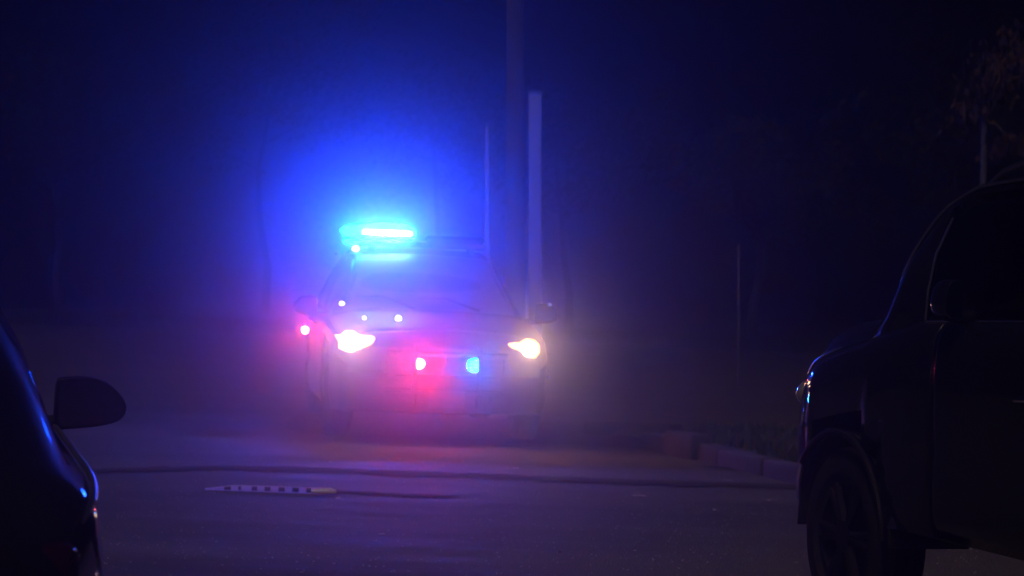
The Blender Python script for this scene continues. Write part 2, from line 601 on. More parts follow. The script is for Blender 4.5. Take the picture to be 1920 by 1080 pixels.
# slim street tree above the parked SUV: thin stem, drooping leaves with warm light put into their colour
tp = at(1843, 330, 22.0)
st = empty('street_tree', (tp.x, 22.0, gz(tp.x) + VZ * 0))
tag(st, 'slim young tree with drooping leaves coloured as if warmly lit rising behind the roof of the parked SUV', 'tree')
zt = at(0, 222, 22).z - gz(tp.x)
MB().tube([(0.01, 0, -0.1), (0.03, 0, 1.5), (0.0, 0, 2.6), (0.02, 0, zt)], [0.05, 0.042, 0.036, 0.03], 10).build('trunk', M['grey_post'], st)
mb = MB()
rnd = random.Random(77)
cl = []
for (u, v, r) in ((1812, 215, .16), (1835, 195, .2), (1845, 150, .2), (1872, 105, .22), (1895, 120, .25), (1860, 165, .16), (1905, 90, .25), (1930, 70, .3), (1950, 130, .3), (1868, 275, .12), (1900, 265, .12)):
    p = at(u, v, 22.0 + rnd.uniform(-.3, .3)) - Vector((tp.x, 22.0, gz(tp.x)))
    cl.append((tuple(p), r))
    mb.tube([(0.02, 0, zt - 0.05), ((p.x) * .4, p.y * .5, lerp(zt, p.z, .6) + 0.08), tuple(p)], [0.022, 0.015, 0.006], 6)
mb.build('branches', M['bark'], st)
v, f = [], []
for (c, r) in cl:
    for k in range(70):
        d = Vector((rnd.gauss(0, .5), rnd.gauss(0, .5), rnd.gauss(0, .45))) * r * 1.2
        p = Vector(c) + d
        L = rnd.uniform(.06, .13)
        dirn = Vector((rnd.uniform(-.5, .5), rnd.uniform(-.5, .5), -1)).normalized()
        sd = dirn.cross(Vector((rnd.uniform(-1, 1), rnd.uniform(-1, 1), 0.1))).normalized() * L * .22
        b = len(v)
        v += [p, p + dirn * L * .45 + sd, p + dirn * L, p + dirn * L * .45 - sd]
        f.append((b, b + 1, b + 2, b + 3))
raw('crown', v, f, M['leaf_warm_lit'], st)


def post(u, vtop, Y, wpx, lab, cap=False, lean=0.0, pm='pale_post'):
    p = at(u, vtop, Y)
    g = gz(p.x)
    t = empty('post', (p.x, Y, g))
    tag(t, lab, 'post')
    h = p.z - g
    r = wpx / F * Y / 2
    mb = MB()
    if cap:      # square timber post with a chamfered top
        mb.box((0, 0, h / 2 - 0.1), (2 * r, 2 * r, h + 0.2), 0.012)
        mb.build('shaft', M[pm], t)
        MB().box((0, 0, h + 0.012), (2 * r + 0.02, 2 * r + 0.02, 0.02), 0.006).build('cap', M[pm], t)
    else:
        mb.tube([(0, 0, -0.2), (lean * .5, 0, h * .5), (lean, 0, h)], [r, r, r * .85], 14)
        mb.build('shaft', M[pm], t)
        MB().ball((lean, 0, h), (r * .9, r * .9, r * .7), 14, 8).build('cap', M[pm], t)
    return t


post(1003, 176, 25.0, 24, 'wide pale square post standing behind the patrol car, right of the light bar', cap=True)
post(914, 240, 24.4, 10, 'thin pale round pole just behind the patrol car, nearest the light bar')
post(1385, 462, 32.0, 7, 'short thin pole far behind, alone between the patrol car and the parked SUV', pm='grey_post')
# wide dark utility pole rising out of the picture between the two pale ones
up = at(965, 300, 34.0)
t = empty('utility_pole', (up.x, 34.0, gz(up.x)))
tag(t, 'tall dark wooden utility pole rising out of the picture between the two pale posts', 'utility pole')
MB().tube([(0, 0, -0.3), (0.02, 0, 3), (0.0, 0, 7.6)], [0.17, 0.155, 0.13], 18).build('shaft', M['bark'], t)
MB().box((0, 0, 7.0), (1.9, 0.10, 0.11), 0.01).build('crossarm', M['bark'], t)
for sx in (-0.8, -0.3, 0.3, 0.8):
    MB().lathe([(0, .012), (0.02, .035), (0.05, .03), (0.08, .04), (0.11, .015)], 12, 'Z', (sx, 0, 7.055)).build('insulator', M['clear_lens'], t)


# ------------------------------------------------------------------ cars
def interp(tab, s):
    """smooth (pchip-like) interpolation in a table of (s, value)"""
    if s <= tab[0][0]: return tab[0][1]
    if s >= tab[-1][0]: return tab[-1][1]
    for i in range(len(tab) - 1):
        if s <= tab[i + 1][0]:
            break
    x0, y0 = tab[i]; x1, y1 = tab[i + 1]
    h = x1 - x0
    d = (y1 - y0) / h

    def slope(j):
        if j <= 0 or j >= len(tab) - 1:
            return None
        da = (tab[j][1] - tab[j - 1][1]) / (tab[j][0] - tab[j - 1][0])
        db = (tab[j + 1][1] - tab[j][1]) / (tab[j + 1][0] - tab[j][0])
        if da * db <= 0: return 0.0
        return 2 * da * db / (da + db)
    m0 = slope(i); m1 = slope(i + 1)
    if m0 is None: m0 = d
    if m1 is None: m1 = d
    t = (s - x0) / h
    return (y0 * (2 * t ** 3 - 3 * t * t + 1) + h * m0 * (t ** 3 - 2 * t * t + t)
            + y1 * (-2 * t ** 3 + 3 * t * t) + h * m1 * (t ** 3 - t * t))


def make_car(name, sp, mats, loc, rz):
    """sp: dict of profile tables. s runs from the nose (0) to the tail (L).
    local frame: +Y forward, X to the car's right, z up from the ground."""
    root = empty(name, loc, rz, TILT)
    L = sp['L']
    paint, gl = mats['paint'], mats['glass']
    wheels = sp['wheels']           # s of axles
    wr = sp['wheel_r']
    ar = wr + 0.055                 # arch radius
    half = sp['w'] if 'w' in sp else None

    cuts = sorted(set([0, L] + [c for r in sp['doors'] for c in r] + [c for r in sp['side_glass'] for c in r]
                      + list(sp['ws']) + list(sp['rw']) + [sp['hood'][0], sp['hood'][1], sp['bump_f'], sp['bump_r']]))
    st = []
    for a, b in zip(cuts, cuts[1:]):
        n = max(1, int(round((b - a) / 0.045)))
        for i in range(n): st.append(a + (b - a) * i / n)
    st.append(L)

    def section(s):
        hw = interp(sp['half'], s); zb = interp(sp['zbot'], s); zs = interp(sp['belt'], s)
        zt = interp(sp['top'], s)
        gw = interp(sp['roofw'], s)          # half width of the roof edge
        e = max(0.0, zt - zs)
        zr = zs + e * interp(sp['edge'], s)  # height of the roof edge
        hgt = zs - zb
        P = [
            (hw - 0.16, zb), (hw - 0.035, zb + 0.015), (hw - 0.012, zb + 0.10), (hw - 0.004, zb + 0.22 * hgt + .03),
            (hw - 0.012, zb + 0.42 * hgt), (hw + 0.002, zb + 0.62 * hgt), (hw + 0.0, zs - 0.13), (hw - 0.014, zs - 0.045), (hw - 0.042, zs - 0.008),
            (hw - 0.072, zs + min(0.012, 0.2 * e)),
        ]
        bx, bz = P[-1]
        for t in (0.25, 0.5, 0.75, 0.94):
            k = t + 0.10 * math.sin(math.pi * t)
            P.append((lerp(bx, gw, t) + 0.035 * math.sin(math.pi * t) * min(1, e / 0.4), lerp(bz, zr, t)))
        P.append((gw - 0.012, zr + 0.006))
        P.append((gw - 0.06, zr + (zt - zr) * 0.45))
        for t in (0.25, 0.5, 0.75, 1.0):
            x = lerp(gw - 0.06, 0, t)
            P.append((x, lerp(zr + (zt - zr) * 0.45, zt, math.sin(t * math.pi / 2))))
        return P
    secs = [section(s) for s in st]
    NR = len(secs[0])
    SH = 9          # row index of the base of the glass
    RE = 13         # rows up to the roof edge strip

    # nose and tail rounding: push the middle of the end sections outwards
    def bulge(s, x, z):
        hw = interp(sp['half'], s)
        k = 0.0
        if s < 0.9:
            k = -sp['nose_bulge'] * (1 - min(1, abs(x) / hw) ** 2.2) * (1 - s / 0.9) ** 1.5
            k += sp['nose_rake'] * max(0.0, z - 0.45) * (1 - s / 0.9) ** 2
        if s > L - 0.9:
            t = (s - (L - 0.9)) / 0.9
            k = sp['tail_bulge'] * (1 - min(1, abs(x) / hw) ** 2.2) * t ** 1.5
            k -= sp['tail_rake'] * max(0.0, z - 0.75) * t ** 2
        return s + k

    def P3(i, j, side):
        x, z = secs[i][j]
        # wheel arches: snap points inside the circle outwards onto it
        s = st[i]
        if j <= 7:
            for wc in wheels:
                ds, dz = s - wc, z - wr
                r = math.hypot(ds, dz)
                if r < ar and z > wr * 0.2:
                    pass
        sb = bulge(s, x, z)
        return Vector((side * x, L / 2 - sb, z))

    def inside(i, j):
        if j > 7: return False
        x, z = secs[i][j]
        for wc in wheels:
            if math.hypot(st[i] - wc, max(0, z - wr)) < ar: return True
        return False

    def arch_point(i, j, side):
        """position with the boundary pulled onto the arch circle"""
        x, z = secs[i][j]; s = st[i]
        for wc in wheels:
            ds, dz = s - wc, max(0.0, z - wr)
            r = math.hypot(ds, dz)
            if r < ar + 0.05 and j <= 8 and j >= 1:
                near_in = False
                for (a, b) in ((i - 1, j), (i + 1, j), (i, j - 1), (i, j + 1), (i - 1, j - 1), (i + 1, j - 1), (i - 1, j + 1), (i + 1, j + 1)):
                    if 0 <= a < len(st) and 0 <= b < NR and inside(a, b): near_in = True
                if not inside(i, j) and near_in and r > 1e-4:
                    k = ar / r
                    s2 = wc + ds * k
                    z2 = z if z <= wr else wr + dz * k
                    # lateral position follows the section
                    x2 = x + 0.012
                    return Vector((side * x2, L / 2 - bulge(s2, x, z2), z2))
        return P3(i, j, side)

    regs = {}

    def region(i, j, side):
        sm = (st[i] + st[i + 1]) / 2
        sd = 'L' if side < 0 else 'R'
        zb = secs[i][j][1]
        if j >= SH and j < RE:
            for n, (a, b) in enumerate(sp['side_glass']):
                if a < sm < b and secs[i][RE][1] - secs[i][SH][1] > 0.10: return ('side_window', n, sd)
        if j >= RE + 1:
            if sp['ws'][0] < sm < sp['ws'][1]: return ('windscreen', 0, '')
            if sp['rw'][0] < sm < sp['rw'][1]: return ('rear_window', 0, '')
        if 1 <= j < SH:
            for n, (a, b) in enumerate(sp['doors']):
                if a < sm < b: return ('door', n, sd)
        if j >= SH - 1 and sp['hood'][0] < sm < sp['hood'][1]: return ('hood', 0, '')
        if sm < sp['bump_f'] and j < 6: return ('front_bumper', 0, '')
        if sm > sp['bump_r'] and j < 6: return ('rear_bumper', 0, '')
        return ('body', 0, '')

    for side in (-1, 1):
        for i in range(len(st) - 1):
            for j in range(NR - 1):
                if inside(i, j) and inside(i + 1, j) and inside(i, j + 1) and inside(i + 1, j + 1): continue
                cnt = sum(inside(a, b) for a, b in ((i, j), (i + 1, j), (i, j + 1), (i + 1, j + 1)))
                if cnt >= 1: continue
                k = region(i, j, side)
                regs.setdefault(k, MB()).add(
                    [arch_point(i, j, side), arch_point(i + 1, j, side), arch_point(i + 1, j + 1, side), arch_point(i, j + 1, side)],
                    [(0, 1, 2, 3)])
    # end caps: nose and tail
    for (i, bump) in ((0, 'front_bumper'), (len(st) - 1, 'rear_bumper')):
        for j in range(NR - 1):
            mid = (secs[i][j][1] + secs[i][j + 1][1]) / 2
            key = (bump, 0, '') if mid < (sp['cap_f'] if i == 0 else sp['cap_r']) else (('body', 0, '') if i == 0 else ('tailgate', 0, ''))
            M_ = 14
            rows = []
            for jj in (j, j + 1):
                x, z = secs[i][jj]
                rows.append([Vector((lerp(-x, x, m / M_), L / 2 - bulge(st[i], lerp(-x, x, m / M_), z), z)) for m in range(M_ + 1)])
            for m in range(M_):
                regs.setdefault(key, MB()).add([rows[0][m], rows[0][m + 1], rows[1][m + 1], rows[1][m]], [(0, 1, 2, 3)])
    # underside
    und = MB()
    for i in range(len(st) - 1):
        x0, x1 = secs[i][0][0], secs[i + 1][0][0]
        und.add([(-x0 + .02, L / 2 - st[i], secs[i][0][1] + .01), (x0 - .02, L / 2 - st[i], secs[i][0][1] + .01),
                 (x1 - .02, L / 2 - st[i + 1], secs[i + 1][0][1] + .01), (-x1 + .02, L / 2 - st[i + 1], secs[i + 1][0][1] + .01)], [(0, 1, 2, 3)])

    built = {}
    for k, mb in regs.items():
        kind = k[0]
        mt = gl if kind in ('side_window', 'rear_window') else mats.get(kind, paint)
        if kind == 'windscreen': mt = mats.get('windscreen', gl)
        ob = mb.build(kind, mt, root, solid=(0.004 if 'window' in kind or kind == 'windscreen' else 0.012))
        if kind in ('door', 'hood', 'tailgate', 'front_bumper', 'rear_bumper', 'side_window', 'windscreen', 'rear_window'):
            # panel gap: shrink the free edge slightly
            me = ob.data
            bm = bmesh.new(); bm.from_mesh(me)
            mv = {}
            for vtx in bm.verts:
                be = [e for e in vtx.link_edges if e.is_boundary]
                if be and kind in ('door', 'hood', 'tailgate'):
                    inner = [f.calc_center_median() for f in vtx.link_faces]
                    c = sum(inner, Vector()) / len(inner)
                    d = c - vtx.co
                    if d.length > 1e-6: mv[vtx] = d.normalized() * 0.004
            for vtx, d in mv.items(): vtx.co += d
            bm.to_mesh(me); bm.free()
            me.shade_smooth(); me.set_sharp_from_angle(angle=R(38))
        built[k] = ob
    und.build('underbody', M['liner'], root, smooth=False)

    # wheels with arch liners
    rimm = mats.get('rim', M['rim'])
    for side in (-1, 1):
        for n, wc in enumerate(wheels):
            hwid = interp(sp['half'], wc) - 0.02
            steer = sp.get('steer', 0.0) if n == 0 else 0.0
            wb = empty('wheel', (0, 0, 0)); wb.parent = root
            wb.matrix_parent_inverse = Matrix()
            wb.matrix_basis = Matrix.Translation((side * (hwid - 0.115), L / 2 - wc, wr)) @ Matrix.Rotation(steer, 4, 'Z')
            hw2, rr = 0.112, wr * 0.66
            prof = [(-hw2 + .02, rr), (-hw2, rr + .02), (-hw2 - .004, (rr + wr) / 2), (-hw2 + .012, wr - .02), (-hw2 + .03, wr - .004), (-.06, wr), (-.052, wr - .012), (-.044, wr),
                    (-.004, wr + .001), (0, wr - .012), (.004, wr + .001), (.044, wr), (.052, wr - .012), (.06, wr), (hw2 - .03, wr - .004), (hw2 - .012, wr - .02), (hw2 + .004, (rr + wr) / 2), (hw2, rr + .02), (hw2 - .02, rr)]
            MB().lathe(prof, 48).build('tyre', M['rubber'], wb)
            rb = MB()
            rb.lathe([(-hw2 + .02, rr + .004), (hw2 - .02, rr + .004), (hw2 - .025, rr - .02), (hw2 * .4, rr - .03), (-hw2 + .02, rr - .03)], 40)
            xo = side * (hw2 - 0.03)
            rb.lathe([(xo - .02, 0.001), (xo + side * .005, 0.001), (xo + side * .005, .05), (xo - .02, .065)], 20)
            for q in range(sp.get('spokes', 5)):
                a = q * 2 * math.pi / sp.get('spokes', 5)
                for da in (-0.13, 0.13):
                    rb.tube([(xo, math.cos(a) * .04, math.sin(a) * .04), (xo + side * .006, math.cos(a + da) * (rr - .015), math.sin(a + da) * (rr - .015))], [0.022, 0.016], 6)
            rb.build('rim', rimm, wb)
            MB().lathe([(xo - side * .06, 0.03), (xo - side * .05, 0.03), (xo - side * .05, rr * .8), (xo - side * .06, rr * .8)], 32).build('brake_disc', M['rim_dark'], wb)
            # arch liner: half shell over the wheel
            lb = MB()
            n_ = 18
            for q in range(n_):
                a0, a1 = math.pi * q / n_, math.pi * (q + 1) / n_
                pa = lambda a, x: (side * x, L / 2 - wc + math.cos(a) * (ar + .01), wr + math.sin(a) * (ar + .01))
                lb.add([pa(a0, hwid - .01), pa(a1, hwid - .01), pa(a1, hwid - .36), pa(a0, hwid - .36)], [(0, 1, 2, 3)])
            for zz in (1,):
                lb.add([(side * (hwid - .36), L / 2 - wc + math.cos(math.pi * q / n_) * (ar + .01), wr + math.sin(math.pi * q / n_) * (ar + .01)) for q in range(n_ + 1)],
                       [tuple(range(n_ + 1))])
            lb.build('wheel_arch', M['liner'], root, solid=0.006)

    # interior: floor, dashboard, seats, steering wheel
    cowl, rf = sp['ws']
    zs = interp(sp['belt'], cowl + .6)
    hw = interp(sp['half'], cowl + .6)
    MB().box((0, L / 2 - (cowl + 1.5), zs - 0.42), (2 * hw - 0.22, 2.3, 0.06), 0.01).build('cabin_floor', M['liner'], root)
    MB().box((0, L / 2 - (cowl + .50), zs - 0.10), (2 * hw - 0.22, 0.42, 0.20), 0.07).build('dashboard', M['black_plastic'], root)
    for sx in (-1, 1):
        for row, sy in enumerate(sp.get('seats', (1.45,))):
            seat = MB().box((sx * .37, L / 2 - (cowl + sy - .22), zs - 0.30), (.48, .48, .14), 0.05).build('seat', M['cloth'], root)
            rot = Matrix.Rotation(R(12), 3, 'X')
            MB().box((sx * .37, L / 2 - (cowl + sy + .05), zs - 0.02), (.46, .13, .56), 0.05, rot).build('backrest', M['cloth'], seat)
            MB().box((sx * .37, L / 2 - (cowl + sy + .11), zs + 0.34), (.26, .09, .18), 0.04, rot).build('headrest', M['cloth'], seat)
    sw = MB()
    pts = []
    cx, cyy, czz = -.37, L / 2 - (cowl + .82), zs + .02
    for q in range(25):
        a = q * 2 * math.pi / 24
        pts.append((cx + .18 * math.cos(a), cyy + .18 * math.sin(a) * .4, czz + .18 * math.sin(a) * .92))
    sw.tube(pts, 0.014, 8, cap=False)
    sw.tube([(cx - .17, cyy, czz), (cx + .17, cyy, czz)], 0.012, 6)
    sw.ball((cx, cyy, czz), (.05, .03, .05), 12, 8)
    sw.build('steering_wheel', M['black_plastic'], root)
    return root, built, secs, st


def mirror(root, x, y, z, side, wdt, hgt, shellmat, arm=0.06):
    """door mirror: housing with flat inner edge and rounded outer tip"""
    out = [(0.0, 0.42), (0.06, 0.50), (0.45, 0.52), (0.72, 0.42), (0.90, 0.22), (1.0, 0.0), (0.985, -0.20), (0.88, -0.34), (0.62, -0.44), (0.25, -0.50), (0.0, -0.50), (-0.03, -0.2), (-0.02, 0.25)]
    mb = MB()
    # densify outline
    dense = []
    n = len(out)
    for i in range(n):
        p0, p1, p2, p3 = out[(i - 1) % n], out[i], out[(i + 1) % n], out[(i + 2) % n]
        for k in range(3):
            t = k / 3
            q = []
            for a in (0, 1):
                q.append(0.5 * (2 * p1[a] + (-p0[a] + p2[a]) * t + (2 * p0[a] - 5 * p1[a] + 4 * p2[a] - p3[a]) * t * t + (-p0[a] + 3 * p1[a] - 3 * p2[a] + p3[a]) * t ** 3))
            dense.append(tuple(q))
    rings = [(-0.085, 0.55), (-0.078, 0.80), (-0.055, 0.96), (-0.02, 1.0), (0.03, 1.0), (0.045, 0.985), (0.048, 0.95)]   # y forward is the rounded back
    cx = 0.48
    vs, fs = [], []
    m = len(dense)
    for (dy, sc) in rings:
        for (a, b) in dense:
            vs.append((side * ((cx + (a - cx) * sc) * wdt + arm), -dy, b * sc * hgt))
    for r in range(len(rings) - 1):
        for k in range(m):
            fs.append((r * m + k, r * m + (k + 1) % m, (r + 1) * m + (k + 1) % m, (r + 1) * m + k))
    fs.append(tuple(range(m)))
    fs.append(tuple((len(rings) - 1) * m + k for k in range(m))[::-1])
    mb.add(vs, fs)
    h = mb.build('door_mirror', shellmat, root)
    h.location = (x, y, z)
    g = [(side * ((cx + (a - cx) * .88) * wdt + arm), -0.050, b * .86 * hgt) for (a, b) in dense]
    mg = MB().add(g, [tuple(range(m))]).build('mirror_glass', M['mirror'], h, smooth=False)
    ab = MB().tube([(side * -0.07, 0.01, -hgt * .40), (side * (arm * .5), 0.0, -hgt * .42), (side * (arm + .05), 0, -hgt * .36)], [0.030, 0.026, 0.022], 10)
    ab.build('mirror_arm', M['black_plastic'], h)
    return h


def handle(root, x, y, z, side, m):
    return MB().tube([(x - side * .02, y - .09, z), (x + side * .028, y - .075, z), (x + side * .032, y, z + .003), (x + side * .028, y + .075, z), (x - side * .02, y + .09, z)], 0.012, 8).build('door_handle', m, root)


# ---- police SUV facing the camera
YAW = R(8.5)
PL = 4.95
patrol = dict(
    L=PL, nose_bulge=0.13, nose_rake=0.10, tail_bulge=0.05, tail_rake=0.12, wheel_r=0.375, wheels=(0.92, 3.90),
    half=[(0, .84), (.15, .915), (.5, .965), (1.2, .985), (3.6, .985), (4.5, .955), (PL, .90)],
    zbot=[(0, .27), (.4, .24), (1.4, .24), (3.4, .25), (PL, .33)],
    belt=[(0, .80), (.3, .90), (1.2, 1.04), (1.6, 1.07), (3.2, 1.09), (4.5, 1.12), (PL, 1.02)],
    top=[(0, .83), (.12, .93), (.35, 1.02), (1.25, 1.13), (1.32, 1.15), (2.15, 1.68), (2.6, 1.74), (3.6, 1.735), (4.35, 1.66), (4.75, 1.35), (PL, 1.05)],
    edge=[(0, .5), (1.2, .5), (1.35, .75), (2.2, .93), (4.5, .93), (PL, .6)],
    roofw=[(0, .66), (1.2, .78), (1.35, .80), (2.15, .64), (3.0, .66), (4.3, .62), (PL, .60)],
    ws=(1.30, 2.12), rw=(4.38, 4.72), hood=(.22, 1.24), bump_f=.36, bump_r=4.55, cap_f=.60, cap_r=.62,
    doors=((1.42, 2.50), (2.52, 3.45)), side_glass=((1.62, 2.42), (2.52, 3.40), (3.52, 4.25)), seats=(1.4, 2.3), spokes=5)
phx, phy = (825 - 960) / F * 18.6, 18.6
fwd = Vector((math.sin(YAW), -math.cos(YAW), 0))
pc = Vector((phx, phy, 0)) - fwd * (PL / 2 - 0.15)
police, pb, _, _ = make_car('police_suv', patrol,
                            dict(paint=M['patrol_black'], glass=M['glass_dark'], windscreen=M['glass_rough'], door=M['patrol_white'],
                                 front_bumper=M['patrol_black'], rim=M['rim_dark']),
                            (pc.x, pc.y, gz(pc.x) + 0.004), math.pi + YAW)
tag(police, 'dark police SUV facing the camera with blue roof light bar and both headlights lit', 'police car')
N0 = PL / 2      # local y of the nose


def at_local(u, v, ylocal_s):
    """local point of the police car that lies s metres behind its nose and shows at pixel u, v"""
    mw = police.matrix_world
    inv = mw.inverted()
    o = inv @ Vector((0, 0, CZ)); q = inv @ at(u, v, 18.0)
    d = q - o
    t = (N0 - ylocal_s - o.y) / d.y
    return o + d * t


bpy.context.view_layer.update()
Q = Matrix.Rotation(math.pi, 3, 'Z')


def lens_outline(root, name, pts, s, depth, m, label=None):
    """lamp glass: outline given in picture pixels on the plane s behind the nose, extruded back"""
    loc = [at_local(u, v, s) for u, v in pts]
    c = sum(loc, Vector()) / len(loc)
    mb = MB()
    vs = []
    for dy, sc in ((0.020, 0.78), (0.012, 0.93), (0.0, 1.0), (-depth, 1.0)):
        for p in loc: vs.append(c + (p - c) * sc + Vector((0, dy, 0)))
    n = len(loc)
    fs = [tuple(range(n))]
    for r in range(3):
        for k in range(n): fs.append((r * n + k, r * n + (k + 1) % n, (r + 1) * n + (k + 1) % n, (r + 1) * n + k))
    fs.append(tuple(3 * n + k for k in range(n))[::-1])
    mb.add(vs, fs)
    ob = mb.build(name, m, root)
    if label: ob['label'] = label
    return ob


# headlamps: a round bright lens with a wedge wing towards the grille
SH_ = 0.02
def circ(u, v, r, n=20, sx=1.0): return [(u + r * sx * math.cos(2 * math.pi * k / n), v + r * math.sin(2 * math.pi * k / n)) for k in range(n)]
hl = lens_outline(police, 'headlight', [(629, 628), (640, 629), (649, 621), (664, 621), (675, 629), (697, 630), (703, 634), (699, 641), (684, 657), (672, 656), (661, 660), (651, 659), (637, 653), (637, 640)], SH_, 0.10, M['head_wing'])
lens_outline(hl, 'bulb', circ(658, 641, 13), SH_ - 0.03, 0.04, M['head'])
hr = lens_outline(police, 'headlight', [(953, 645), (968, 643), (977, 644), (990, 636), (1002, 638), (1011, 648), (1011, 661), (1003, 671), (990, 673), (975, 670), (966, 660)], SH_, 0.10, M['head_wing'])
lens_outline(hr, 'bulb', circ(992, 655, 13), SH_ - 0.03, 0.04, M['head'])
for hh in (hl, hr):
    pass

# grille with bars and a bumper guard
g = at_local(825, 690, 0.0)
gr = MB().box((0, N0 + 0.055, 0.66), (1.02, 0.06, 0.26), 0.02).build('grille', M['grille_black'], police)
for k in range(5):
    MB().box((0, N0 + 0.092, 0.57 + 0.045 * k), (0.96, 0.012, 0.014), 0.003).build('grille_bar', M['rim_dark'], gr)
MB().box((0, N0 + 0.10, 0.42), (0.80, 0.06, 0.12), 0.02).build('lower_grille', M['black_plastic'], police)
pg = MB()
for sx in (-.28, .28):
    pg.tube([(sx, N0 + .16, .34), (sx, N0 + .20, .50), (sx, N0 + .19, .74), (sx, N0 + .13, .84)], 0.026, 10)
pg.tube([(-.52, N0 + .15, .46), (-.28, N0 + .20, .46), (.28, N0 + .20, .46), (.52, N0 + .15, .46)], 0.022, 10)
pg.tube([(-.52, N0 + .13, .78), (-.28, N0 + .175, .78), (.28, N0 + .175, .78), (.52, N0 + .13, .78)], 0.022, 10)
pg.build('push_bumper', M['black_plastic'], police)
MB().box((0, N0 + .235, .40), (.31, .008, .155), 0.003).build('number_plate', M['plate'], police)


def warn_lamp(u, v, s, r, m, core, name, label, sx=1.0):
    h = at_local(u, v, s)
    ob = MB().box(h + Vector((0, -0.022, 0)), (r * 2 * sx + 0.03, 0.04, r * 2 + 0.03), 0.008).build(name, M['black_plastic'], police)
    ob['label'] = label
    b = MB().ball(h + Vector((0, 0.006, 0)), (r * sx, 0.012, r), 18, 10).build('lens', m, ob)
    c = MB().ball(h + Vector((0, 0.014, 0)), (r * sx * .8, 0.012, r * .8), 14, 8).build('bulb', core, ob)
    return ob


warn_lamp(785, 682, -0.19, 0.040, M['lamp_red'], M['lamp_red_core'], 'grille_light', 'red flashing lamp on the grille guard', 1.2)
warn_lamp(889, 685, -0.19, 0.052, M['lamp_blue'], M['lamp_blue_core'], 'grille_light', 'blue flashing lamp on the grille guard', 1.1)
warn_lamp(572, 619, 1.55, 0.030, M['lamp_side'], M['lamp_red_core'], 'side_light', 'small red flashing lamp below the door mirror')

# roof light bar
lb_s = 2.25
L0 = at_local(640, 436, lb_s); L1 = at_local(779, 440, lb_s)
barc = Vector((0, N0 - lb_s, 0))
zbar = (L0.z + L1.z) / 2
bar = MB().box((0, N0 - lb_s - 0.02, zbar - 0.095), (1.24, 0.28, 0.055), 0.02).build('light_bar', M['black_plastic'], police)
for sx in (-.48, .48):
    MB().box((sx, N0 - lb_s - 0.02, zbar - 0.15), (0.07, 0.10, 0.10), 0.01).build('mount', M['black_plastic'], bar)
lens_outline(bar, 'light_module', [(640, 430), (650, 423), (680, 420), (730, 417), (765, 421), (777, 431), (779, 438), (776, 446), (757, 446), (700, 446), (684, 446), (668, 441), (648, 440)], lb_s - .10, 0.20, M['bar_blue'], 'lit blue upper lens of the light bar')
lens_outline(bar, 'light_module', [(646, 450), (655, 448), (700, 448.5), (762, 448.5), (772, 449), (764, 456), (700, 456), (652, 457)], lb_s - .10, 0.20, M['bar_blue'], 'glowing strip imitating the reflection of the light bar on the roof')  # the bar's reflection on the roof, built as an emitter
lens_outline(bar, 'light_module', [(681, 432), (730, 433), (771, 436), (771, 441), (730, 440), (681, 437)], lb_s - .135, 0.02, M['bar_white'], 'white hot strip in the middle of the light bar')
# dark half of the bar
xa = at_local(800, 440, lb_s).x
xb = -0.60 if xa < 0 else 0.60
xb = -abs(xb) if at_local(850, 440, lb_s).x < xa else abs(xb)
MB().box(((xa + xb) / 2, N0 - lb_s, zbar - 0.035), (abs(xb - xa), 0.24, 0.07), 0.03).build('light_module', M['red_lens_dark'], bar)['label'] = 'unlit red half of the light bar'

# take-down lamp under the bar; the other glowing balls imitate glints on the car
def small_glow(u, v, s, r, m, name, sx=1.2):
    h = at_local(u, v, s)
    ob = MB().box(h + Vector((0, -0.03, -0.0)), (r * 2.4 * sx, 0.04, r * 2.4), 0.006).build(name, M['black_plastic'], police)
    MB().ball(h, (r * sx, 0.010, r), 14, 8).build('bulb', m, ob)  # a real bulb only on the take-down lamp, otherwise a painted glint
    return ob
small_glow(667, 466, 1.95, 0.024, M['lamp_glint_white'], 'take_down_lamp', 1.35)
small_glow(631, 476, 1.95, 0.008, M['glint_dim'], 'roof_edge_glint')
small_glow(641, 569, 1.18, 0.017, M['lamp_glint_white'], 'wiper_base_glint', 1.3)
small_glow(683, 596, 0.60, 0.014, M['lamp_glint_white'], 'hood_glint', 1.0)
small_glow(747, 597, 0.60, 0.024, M['lamp_glint_white'], 'hood_glint', 1.15)
small_glow(1031, 571, 1.35, 0.014, M['glint_dim'], 'mirror_glint', 1.1)
small_glow(1029, 707, -0.02, 0.008, M['glint_dim'], 'corner_glint')

# mirrors, handles, wipers
for side in (-1, 1):
    mirror(police, side * 0.985, N0 - 1.62, 1.14, side, 0.22, 0.19, M['patrol_black'], 0.05)
    for (s0) in (2.36, 3.32):
        handle(police, side * 0.985, N0 - s0, 0.97, side, M['black_plastic'])
for sx in (-.45, .15):
    MB().tube([(sx, N0 - 1.24, 1.15), (sx + .30, N0 - 1.42, 1.255), (sx + .55, N0 - 1.40, 1.245)], [0.008, 0.007, 0.006], 6).build('wiper', M['black_plastic'], police)

